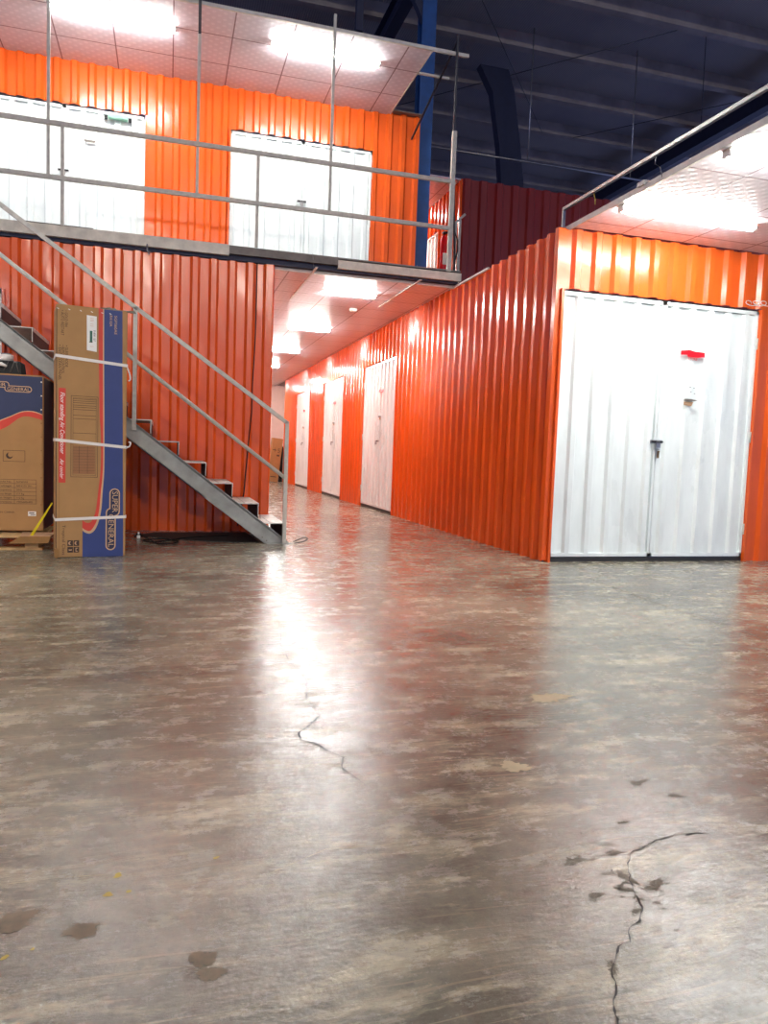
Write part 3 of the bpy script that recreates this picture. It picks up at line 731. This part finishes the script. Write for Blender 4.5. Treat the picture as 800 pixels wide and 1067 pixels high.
bl = z2([(440, 62), (441, 300), (444, 600), (448, 900)]) + z3([(450, 0), (452, 200), (449, 330), (440, 450), (430, 600), (410, 700), (380, 770), (340, 800), (300, 790), (282, 770), (282, 800), (282, 992)])
rt = z2([(585, 62), (588, 300), (590, 600), (596, 900)]) + z3([(598, 0), (600, 200), (602, 330), (604, 450), (606, 600), (608, 700), (608, 770), (609, 800), (609, 860), (609, 900), (609, 940), (610, 992)])
# below the hook the left side runs straight down: build in two bands
put_band(art, fr1, bl[:10], rt[:10], PBLUE)
lowL = z3([(282, 992), (282, 770), (300, 790), (340, 800), (380, 770), (410, 700)])
lowR = z3([(610, 992), (609, 940), (609, 900), (609, 860), (609, 800), (608, 700)])
O_, = (None,)
tri = [z3([(282, 992)])[0], z3([(610, 992)])[0], rt[9], bl[9], bl[10], bl[11], bl[12], z3([(282, 770)])[0]]
put_poly(art, fr1, tri, PBLUE)
tl_in = z2([(430, 62), (431, 300), (434, 600), (438, 900)]) + z3([(440, 0), (441, 200), (437, 330), (426, 450), (414, 600), (394, 695), (366, 752), (338, 780), (304, 770), (280, 752)])
tl_out = bl[:12] + [bl[12], z3([(281, 772)])[0]]
tl_out = smooth_uv(tl_out); tl_in = smooth_uv(tl_in)
put_band(art, fr1, tl_in, tl_out, PTAN, .0009)
ri = z2([(396, 55), (398, 300), (404, 600), (410, 900)]) + z3([(422, 0), (424, 200), (418, 330), (405, 450), (388, 600), (372, 660), (350, 702), (325, 713), (300, 706), (280, 690)])
put_band(art, fr1, smooth_uv(ri), tl_in, PRED, .0011)
# badge
def badge(mb, fr, cap1, cap2, r1, th, off=.0012):
    put_poly(mb, fr, capsule(*cap1), PTAN, off); put_poly(mb, fr, capsule(*cap2), PTAN, off + .0002)
    i1 = (cap1[0] + th, cap1[1] + th, cap1[2] - th, cap1[3] - th); i2 = (cap2[0] + th, cap2[1] + th, cap2[2] - th, cap2[3] - th)
    put_poly(mb, fr, capsule(*i1), PDK, off + .0005); put_poly(mb, fr, capsule(*i2), PDK, off + .0006)
a = z3([(494, 660), (580, 430)]); b = z3([(466, 940), (548, 590)])
badge(art, fr1, (a[0][0], a[0][1], a[1][0], a[1][1]), (b[0][0], b[0][1], b[1][0], b[1][1]), 0, .009)
s0 = z3([(518, 452)])[0]; s1_ = z3([(518, 625)])[0]; put_text(art, 'SUPER', fr1, s0, .058, PTAN, -90, .0022, fit=s0[1] - s1_[1])
s0 = z3([(488, 640)])[0]; s1_ = z3([(488, 912)])[0]; put_text(art, 'GENERAL', fr1, s0, .058, PTAN, -90, .0022, fit=s0[1] - s1_[1])
# red strip with script
a = q(62.3, 403); b = q(69.3, 501); put_poly(art, fr1, rect(a[0], b[1], b[0], a[1]), PRED)
s0 = q(63.9, 407); put_text(art, 'Floor standing Air Conditioner', fr1, s0, .043, PAPER, -90, .0014, fit=(q(0, 407)[1] - q(0, 470)[1]), shear=.25)
s0 = q(63.9, 476); put_text(art, 'Air cooler', fr1, s0, .036, PAPER, -90, .0014, fit=(q(0, 476)[1] - q(0, 496)[1]), shear=.45)
# bullets
for i, (x_, y0_, y1_, t) in enumerate(((68, 323.5, 340, '• GOLD FIN'), (64.3, 323.5, 349, '• AUTO RESTART'), (68.5, 359, 381, '• SLEEP MODE'), (65, 359, 388, '• REMOTE CONTROL'), (61.8, 359, 395, '• EASY CLEAN PANEL'))):
    put_text(art, t, fr1, q(x_, y0_), .028, INK, -90, .0009, fit=q(0, y0_)[1] - q(0, y1_)[1])
for x_, y0_, y1_, t in ((118.5, 323.5, 343, 'SGFS60AE'), (113.5, 323.5, 335, 'R410A')):
    put_text(art, t, fr1, q(x_, y0_), .028, PTAN, -90, .0014, fit=q(0, y0_)[1] - q(0, y1_)[1])
put_text(art, 'Tropical Class', fr1, q(66.3, 545.5), .032, INK, -90, .0009, fit=q(0, 545.5)[1] - q(0, 577)[1])
# unit outline drawing
def frame_rect(mb, fr, u0, v0, u1, v1, t, m, off=.0008):
    for r in (rect(u0, v0, u1, v0 + t), rect(u0, v1 - t, u1, v1), rect(u0, v0, u0 + t, v1), rect(u1 - t, v0, u1, v1)): put_poly(mb, fr, r, m, off)
a = q(74.5, 495); b = q(102.3, 410); frame_rect(art, fr1, a[0], a[1], b[0], b[1], .003, INK)
a = q(76.5, 493); b = q(100.5, 412); frame_rect(art, fr1, a[0], a[1], b[0], b[1], .002, INK)
for y_ in (413.5, 415.5, 417.5, 420, 422, 424.5, 430.5, 434, 449): a = q(76.5, y_); b = q(100.5, y_); put_poly(art, fr1, rect(a[0], a[1], b[0], a[1] + .003), INK, .0008)
a = q(77, 491.5); b = q(99.5, 462); put_poly(art, fr1, rect(a[0], a[1], b[0], b[1]), PBROWN, .0008)
for x_ in (83, 91.5): a = q(x_, 491); b = q(x_, 462); put_poly(art, fr1, rect(a[0], a[1], a[0] + .002, b[1]), INK, .0011)
for y_ in (464, 467, 470, 473, 476, 479, 482, 485, 488): a = q(77, y_); b = q(99.5, y_); put_poly(art, fr1, rect(a[0], a[1], b[0], a[1] + .0012), INK, .0011)
# handling symbols
for i in range(2):
    for j in range(2):
        a = q(71.6 + 6.3 * i, 575 - 7 * j); b = q(77 + 6.3 * i + .3, 569 - 7 * j); put_poly(art, fr1, rect(a[0], a[1], b[0], b[1]), INK)
        cu, cv = (a[0] + b[0]) / 2, (a[1] + b[1]) / 2
        if (i, j) == (0, 0): put_poly(art, fr1, [(cu - .010, cv - .006), (cu + .01, cv - .006), (cu + .01, cv + .006), (cu, cv), (cu - .01, cv + .006)], CARD2, .0009)
        elif (i, j) == (1, 0): put_poly(art, fr1, rect(cu - .006, cv - .014, cu + .010, cv + .014), CARD2, .0009); put_poly(art, fr1, rect(cu - .001, cv - .009, cu + .010, cv + .009), INK, .0012)
        else: put_poly(art, fr1, capsule(cu - .013, cv - .013, cu + .009, cv + .013), CARD2, .0009); put_poly(art, fr1, capsule(cu - .003, cv - .009, cu + .013, cv + .009), INK, .0012)
art.build('printed_artwork', box1)
# dark crease margin at the left and crushed corner
mb = MB(); a = q(62, 0)[0]; put_poly(mb, fr1, rect(.001, .01, .006, Hd - .03), INK, .0005); put_poly(mb, fr1, [(.024, .01), (.028, .01), (.026, .7), (.022, 1.0)], CARD3, .0005); mb.build('crease', box1)
mb = MB(); obox(mb, -.008, .022, .0, .075, -.03, .012, CARD3, .008); mb.build('torn_corner', box1)
mb = MB(); a = q(90, 326); b = q(100.4, 363); put_poly(mb, fr1, [(q(90, 326)), (q(100.2, 326.5)), (q(100.4, 363.2)), (q(90.3, 362))], PAPER, .0012)
a = q(93.2, 353.8); b = q(95.8, 341.8); put_poly(mb, fr1, rect(a[0], a[1], b[0], b[1]), PGREEN, .0016)
for y_ in (329, 330.6, 332, 335, 337, 358): a = q(93.5, y_); put_poly(mb, fr1, rect(a[0], a[1], a[0] + .025, a[1] + .0025), PTAN, .0016)
a = q(92.5, 353.8); put_poly(mb, fr1, rect(a[0], a[1], a[0] + .024, a[1] + .006), INK, .0017); put_text(mb, '8 800 157', fr1, q(97, 341), .02, INK, -90, .0016, fit=.08)
mb.build('shipping_label', box1)
# right margin strip (bare board) and staples near the top
mb = MB()
for x_ in (60.2, 72.5, 84, 95.3, 106, 114.3): a = q(x_, 318); c = loc1(max(.012, a[0]), Hd - .035, .002); mb = MB(); mb.tube([c - U * .008, c + U * .006 + Z * -.006], .0028, PAPER, 5); mb.build('staple', box1)
mb = MB(); pts_s = None
def strap(vl, vr, t=.011, side='r'):
    mb = MB(); e = .0025
    F = [(-e, vl, e), (Wd + e, vr, e)]
    P = lambda u, v, n: loc1(u, v, n)
    ring = [P(-e, vl, e), P(Wd + e, vr, e), P(Wd + e, vr + .01, -Dp - e), P(-e, vl, -Dp - e)]
    out = []
    for k_, p in enumerate(ring): out += [p - Z * t, p + Z * t]
    outer = [p + (p - (O1 + U * Wd / 2 - N * Dp / 2 + Z * p.z)).normalized() * .003 for p in out]
    n_ = 8; vs = out + outer; fs = []
    for i in range(4):
        j = (i + 1) % 4
        fs += [[n_ + 2 * i, n_ + 2 * j, n_ + 2 * j + 1, n_ + 2 * i + 1], [2 * i, 2 * i + 1, 2 * j + 1, 2 * j], [2 * i + 1, n_ + 2 * i + 1, n_ + 2 * j + 1, 2 * j + 1], [2 * i, 2 * j, n_ + 2 * j, n_ + 2 * i]]
    mb.add(vs, fs, STRAP); return mb.build('strap', box1)
v = lambda y: q(0, y)[1]
strap(v(370), v(375)); strap(v(456.5), v(462)); strap(v(540), v(537))
mb = MB(); mb.tube(sm([loc1(Wd + .004, v(377), -.01), loc1(Wd + .02, v(384), .0), loc1(Wd + .024, v(389), .0), loc1(Wd + .012, v(391), .0)]), .006, STRAP, 6); mb.build('strap_end', box1); mb = MB()
mb.tube(sm([loc1(Wd - .01, v(462), .006), loc1(Wd + .02, v(461), .01), loc1(Wd + .03, v(457), .01), loc1(Wd + .018, v(456), 0)]), .006, STRAP, 6); mb.build('strap_end', box1)
# greenish plastic scrap on top
mb = MB()
for i in range(7):
    u_ = .30 + i * .035; h_ = .02 + .02 * random.random()
    mb.prism([loc1(u_, Hd, -.08), loc1(u_ + .06, Hd, -.08 - .03 * random.random()), loc1(u_ + .05, Hd + h_, -.14), loc1(u_ + .01, Hd + h_ * .6, -.1)], U * .004 + N * .012, simple('dull_green_scrap', (96, 98, 74), .7))
tag(mb.build('plastic_scrap'), 'crumpled dull green scrap lying on top of the tall carton', 'scrap')

# ------------------------------------------------------------------ pallet and second carton
pz = .125
pl = empty('wooden_pallet', (-1.4, 6.8, 0), 'low wooden pallet under the wide carton at the left edge', 'pallet')
for i, y_ in enumerate((6.46, 6.66, 6.86, 7.06)): mb = MB(); mb.box((-2.1, y_, .10), (-.95, y_ + .12, .122), WOOD, .003); mb.build('top_board', pl)
for x_ in (-2.08, -1.55, -1.08): mb = MB(); mb.box((x_, 6.47, .018), (x_ + .1, 7.18, .10), WOOD, .003); mb.build('runner', pl)
mb = MB(); mb.box((-2.1, 6.46, 0), (-.95, 6.56, .018), WOOD, .003); mb.build('bottom_board', pl)
mb = MB(); mb.prism([(-1.19, 6.40, .06), (-.90, 6.40, .065), (-.88, 6.40, .118), (-1.10, 6.40, .118)], (0, .05, 0), CARD3); mb.prism([(-1.10, 6.40, .118), (-.88, 6.40, .118), (-.87, 6.6, .126), (-1.12, 6.6, .126)], (0, 0, .004), CARD2); tag(mb.build('cardboard_flap'), 'torn piece of cardboard lying over the pallet edge', 'cardboard')
mb = MB(); mb.prism([(-1.035, 6.42, .125), (-1.012, 6.42, .122), (-.862, 6.36, .385), (-.868, 6.36, .395)], (0, .006, 0), YELLOW)
tag(mb.build('yellow_strip'), 'yellow plastic strip leaning from the pallet against the tall carton', 'strip')
bx2, by2 = -.965, 6.6; W2, H2 = .86, 1.26
box2 = empty('cardboard_carton', (bx2 - W2 / 2, by2, .14), 'wide brown carton with blue top band standing on the wooden pallet', 'carton')
mb = MB(); mb.box((bx2 - W2, by2, .14), (bx2, by2 + .58, 1.397), CARD, .008); mb.build('carton_body', box2)
fr2 = (Vector((0, by2, 0)), X, Z, -Y)
art = MB()
wl = smooth_uv([(-1.825, .95), (-1.6, .90), (-1.45, .94), (-1.283, 1.027), (-1.204, 1.065), (-1.125, 1.104), (-1.046, 1.111), (-.972, 1.089)])
top = [(x_, 1.385) for x_, _ in wl]; rdl = smooth_uv([(-1.825, .87), (-1.6, .83), (-1.45, .87), (-1.283, .95), (-1.22, .987), (-1.141, 1.051), (-1.078, 1.066), (-.972, 1.042)])
put_band(art, fr2, wl, top, PBLUE2); put_band(art, fr2, [(a_, b_ - .008) for a_, b_ in wl], wl, PTAN, .0010); put_band(art, fr2, rdl, [(a_, b_ - .008) for a_, b_ in wl], PRED, .0008)
badge(art, fr2, (-1.43, 1.285, -1.215, 1.335), (-1.25, 1.255, -1.05, 1.305), 0, .006)
put_text(art, 'SUPER', fr2, (-1.41, 1.296), .04, PTAN, off=.0026, fit=.17); put_text(art, 'GENERAL', fr2, (-1.232, 1.266), .038, PTAN, off=.0026, fit=.165)
frame_rect(art, fr2, -1.262, .70, -1.10, .79, .003, INK)
put_poly(art, fr2, capsule(-1.24, .722, -1.19, .772), INK); put_poly(art, fr2, capsule(-1.225, .735, -1.19, .775), CARD, .0010)
rows = ['Model No.', 'Voltage', 'Frequency', 'Gross Weight', 'Net Weight', 'Dimensions']; vals = ['SGFS60AE', '380-415V 3N~', '50Hz', '117 Kg', '112 Kg', '1950x600x405']
zt0, zt1 = .555, .36; hh = (zt0 - zt1) / 6
for i in range(7): put_poly(art, fr2, rect(-1.75, zt0 - i * hh, -1.018, zt0 - i * hh + .0025), INK)
for x_ in (-1.75, -1.18, -1.018): put_poly(art, fr2, rect(x_, zt1, x_ + .0025, zt0), INK)
for i in range(6):
    put_text(art, vals[i], fr2, (-1.165, zt0 - (i + 1) * hh + .009), .02, INK, off=.0009)
    put_text(art, rows[i], fr2, (-1.185 - .115, zt0 - (i + 1) * hh + .009), .02, INK, off=.0009, fit=.10)
put_text(art, 'MADE IN CHINA', fr2, (-1.36, .285), .02, INK, off=.0009, fit=.18)
art.build('printed_artwork', box2)
mb = MB(); put_poly(mb, fr2, rect(-1.078, .262, -1.018, .30), PAPER, .0012); put_poly(mb, fr2, rect(-1.07, .283, -1.03, .291), INK, .0016); put_poly(mb, fr2, rect(-1.06, .27, -1.025, .275), INK, .0016); mb.build('sticker', box2)
mb = MB()
for k_ in range(10): mb = MB(); mb.box((-.985, by2 - .003, 1.34 - k_ * .11), (-.975, by2 - .0005, 1.35 - k_ * .11), PAPER if k_ < 3 else CARD3); mb.build('staple', box2)
mb = MB(); mb.box((bx2 + .0005, by2 + .02, .15), (bx2 + .002, by2 + .57, 1.38), simple('dark_side_face', (44, 34, 42), .6)); mb.build('dark_side_sheet', box2)  # thin dark sheet laid over the carton's right side

bag = empty('strapping_bundle', (-1.3, 6.75, 1.397), 'black plastic bundle lying on top of the wide carton', 'bundle')
mb = MB(); mb.prism([(-1.55, 6.62, 1.40), (-1.13, 6.62, 1.40), (-1.145, 6.64, 1.50), (-1.19, 6.66, 1.505), (-1.5, 6.64, 1.50)], (0, .22, 0), BLACK); mb.build('wrapped_body', bag)
mb = MB()
for a, b in (((-1.21, 1.41), (-1.18, 1.5)), ((-1.17, 1.5), (-1.15, 1.41)), ((-1.26, 1.42), (-1.22, 1.5))): mb.tube([(a[0], 6.615, a[1]), (b[0], 6.615, b[1])], .002, DECKGREY, 5)
mb.build('string', bag)
mb = MB(); mb.tube([(-1.235, 6.615, 1.456), (-1.27, 6.612, 1.47), (-1.34, 6.612, 1.462)], [.008, .016, .01], PAPER, 8); mb.build('white_tag', bag)
tr = empty('tape_roll', (-1.26, 6.72, 1.505), 'pale silvery roll lying on the black bundle', 'roll')
mb = MB(); mb.tube([(-1.26, 6.72, 1.506), (-1.26, 6.72, 1.555)], .055, STRAP, 20); mb.tube([(-1.26, 6.72, 1.555), (-1.26, 6.72, 1.566)], .04, GREYM, 20); mb.build('roll', tr)

# ------------------------------------------------------------------ carton at corridor end
mb = MB(); lean = math.radians(10)
R = Matrix.Rotation(math.radians(6), 3, 'Y'); c0 = (2.62, 20.3, 0)
mb.box((2.60, 20.2, .0), (2.88, 20.5, 1.18), CARD, .006, R=R, C=(2.88, 20.3, 0))
bc = mb.build('cardboard_carton'); tag(bc, 'plain brown carton leaning at the far end of the corridor', 'carton')
mb = MB(); mb.prism([(2.96, 20.6, .0), (3.06, 20.6, 0), (3.07, 20.6, .95), (3.04, 20.6, 1.0)], (0, .12, 0), BLACK); tag(mb.build('black_board'), 'black board behind the leaning carton at the corridor end', 'board')
frc = (Vector((2.88, 20.2, 0)), R @ X, R @ Z, -Y)
mb = MB(); put_text(mb, '5', frc, (-.12, .80), .16, INK, off=.002); put_poly(mb, frc, rect(-.24, .85, -.14, .87), INK, .002); put_poly(mb, frc, rect(-.19, .8, -.18, .92), INK, .002); put_poly(mb, frc, rect(-.12, .70, -.05, .74), INK, .002)
mb.build('printed_mark', bc)
mb = MB(); put_poly(mb, frc, rect(-.22, .13, -.06, .15), INK, .002); mb.build('printed_line', bc)

# ------------------------------------------------------------------ marks of wear on the floor
def ribbon(pts, w, m, name, z=.0012, jitter=.3):
    P = [Vector((x_, y_, 0)) for x_, y_ in pts]; Q = []
    for a, b in zip(P, P[1:]):
        n = max(2, int((b - a).length / .011)); d = (b - a)
        for i in range(n):
            j = Vector((random.uniform(-1, 1), random.uniform(-1, 1), 0)) * (.0085 * jitter)
            Q.append(a + d * (i / n) + (j if i else Vector()))
    Q.append(P[-1]); vs = []; L = len(Q)
    for i, p in enumerate(Q):
        d = (Q[min(i + 1, L - 1)] - Q[max(i - 1, 0)]).normalized(); nn = Vector((-d.y, d.x, 0))
        ww = w * (.25 + 1.1 * random.random() ** 2) * (1 if 1 < i < L - 2 else .4) * .5
        vs += [p + nn * ww + Z * z, p - nn * ww + Z * z]
    mb = MB(); mb.add(vs, [[2 * i, 2 * i + 1, 2 * i + 3, 2 * i + 2] for i in range(L - 1)], m); return mb.build(name, floor)
C1 = [(0.544, 3.577), (0.5, 3.274), (0.499, 3.011), (0.521, 2.854), (0.52, 2.736), (0.483, 2.533), (0.497, 2.418), (0.497, 2.365), (0.441, 2.276), (0.402, 2.221), (0.399, 2.172), (0.44, 2.127), (0.47, 2.058), (0.497, 2.016), (0.477, 1.951), (0.497, 1.888), (0.512, 1.829)]
C2 = [(1.254, 1.419), (1.162, 1.43), (1.087, 1.41), (1.011, 1.382), (0.976, 1.344), (0.946, 1.294), (0.926, 1.246), (0.911, 1.2), (0.879, 1.161), (0.845, 1.146), (0.823, 1.109), (0.795, 1.105), (0.766, 1.072), (0.744, 1.05), (0.729, 1.013), (0.708, 0.989), (0.66, 0.89), (.63, .8)]
C3 = [(1.003, 1.384), (0.988, 1.418), (0.948, 1.443), (0.946, 1.502)]
ribbon(C1[:4], .003, CRACK, 'crack'); ribbon(C1[3:], .0065, CRACK, 'crack'); ribbon(C2, .004, CRACK, 'crack'); ribbon(C3, .003, GREYST, 'crack')
ribbon([(3.051, 4.909), (2.985, 4.233), (2.945, 3.647), (2.972, 3.305), (2.931, 3.018)], .007, JOINT, 'crack')
ribbon([(-0.303, 1.546), (-0.199, 1.549), (-0.089, 1.538)], .003, CREAM, 'scratch', jitter=.1); ribbon([(0.213, 1.472), (0.348, 1.541), (0.477, 1.53), (0.594, 1.541)], .003, CREAM, 'scratch', jitter=.1)
def blob(c, rx, ry, rot, m, name='stain', n=44, ragged=.35, z=.0009):
    a = math.radians(rot); ph = [random.random() * 6.28 for _ in range(5)]; pts = []
    for i in range(n):
        t = 2 * math.pi * i / n
        r = 1 + ragged * (.5 * math.sin(2 * t + ph[0]) + .35 * math.sin(3 * t + ph[1]) + .3 * math.sin(5 * t + ph[2]) + .3 * math.sin(9 * t + ph[3]) + .3 * math.sin(14 * t + ph[4]))
        x_, y_ = rx * r * math.cos(t), ry * r * math.sin(t)
        pts.append((c[0] + x_ * math.cos(a) - y_ * math.sin(a), c[1] + x_ * math.sin(a) + y_ * math.cos(a), z))
    mb = MB(); mb.add(pts + [(c[0], c[1], z)], [[i, (i + 1) % n, n] for i in range(n)], m); return mb.build(name, floor)
blob((1.36, 2.40), .07, .05, 10, CREAM); blob((.96, 1.86), .045, .03, 0, CREAM)
blob((-.254, 1.42), .035, .028, 0, TANST); blob((-.135, 1.364), .03, .02, 20, TANST); blob((.082, 1.199), .02, .018, 0, TANST); blob((.07, 1.24), .02, .022, 0, TANST)
for c_, r_ in (((-.084, 1.532), .010), ((-.098, 1.468), .010), ((-.06, 1.47), .006), ((.112, 1.557), .006), ((-.251, 1.318), .007), ((-.21, 1.33), .004)): blob(c_, r_, r_ * .7, 30, YST, 'paint_chip', 12)
for c_, a_, b_ in (((.865, 1.38), .020, .013), ((.988, 1.261), .026, .012), ((1.25, 1.698), .03, .014), ((1.078, 1.51), .012, .008), ((.839, 1.253), .013, .012), ((.752, 1.057), .008, .014), ((.912, 1.262), .013, .010), ((.94, 1.30), .011, .018), ((.89, 1.19), .012, .007), ((1.30, 1.61), .022, .008), ((.97, 1.39), .022, .007)): blob(c_, a_, b_, random.uniform(-40, 40), GREYST, 'worn_patch', ragged=.7)
for _ in range(16): blob((random.gauss(.93, .07), random.gauss(1.26, .06)), random.uniform(.003, .009), random.uniform(.002, .005), random.uniform(-50, 50), GREYST, 'worn_patch', 20, .7)
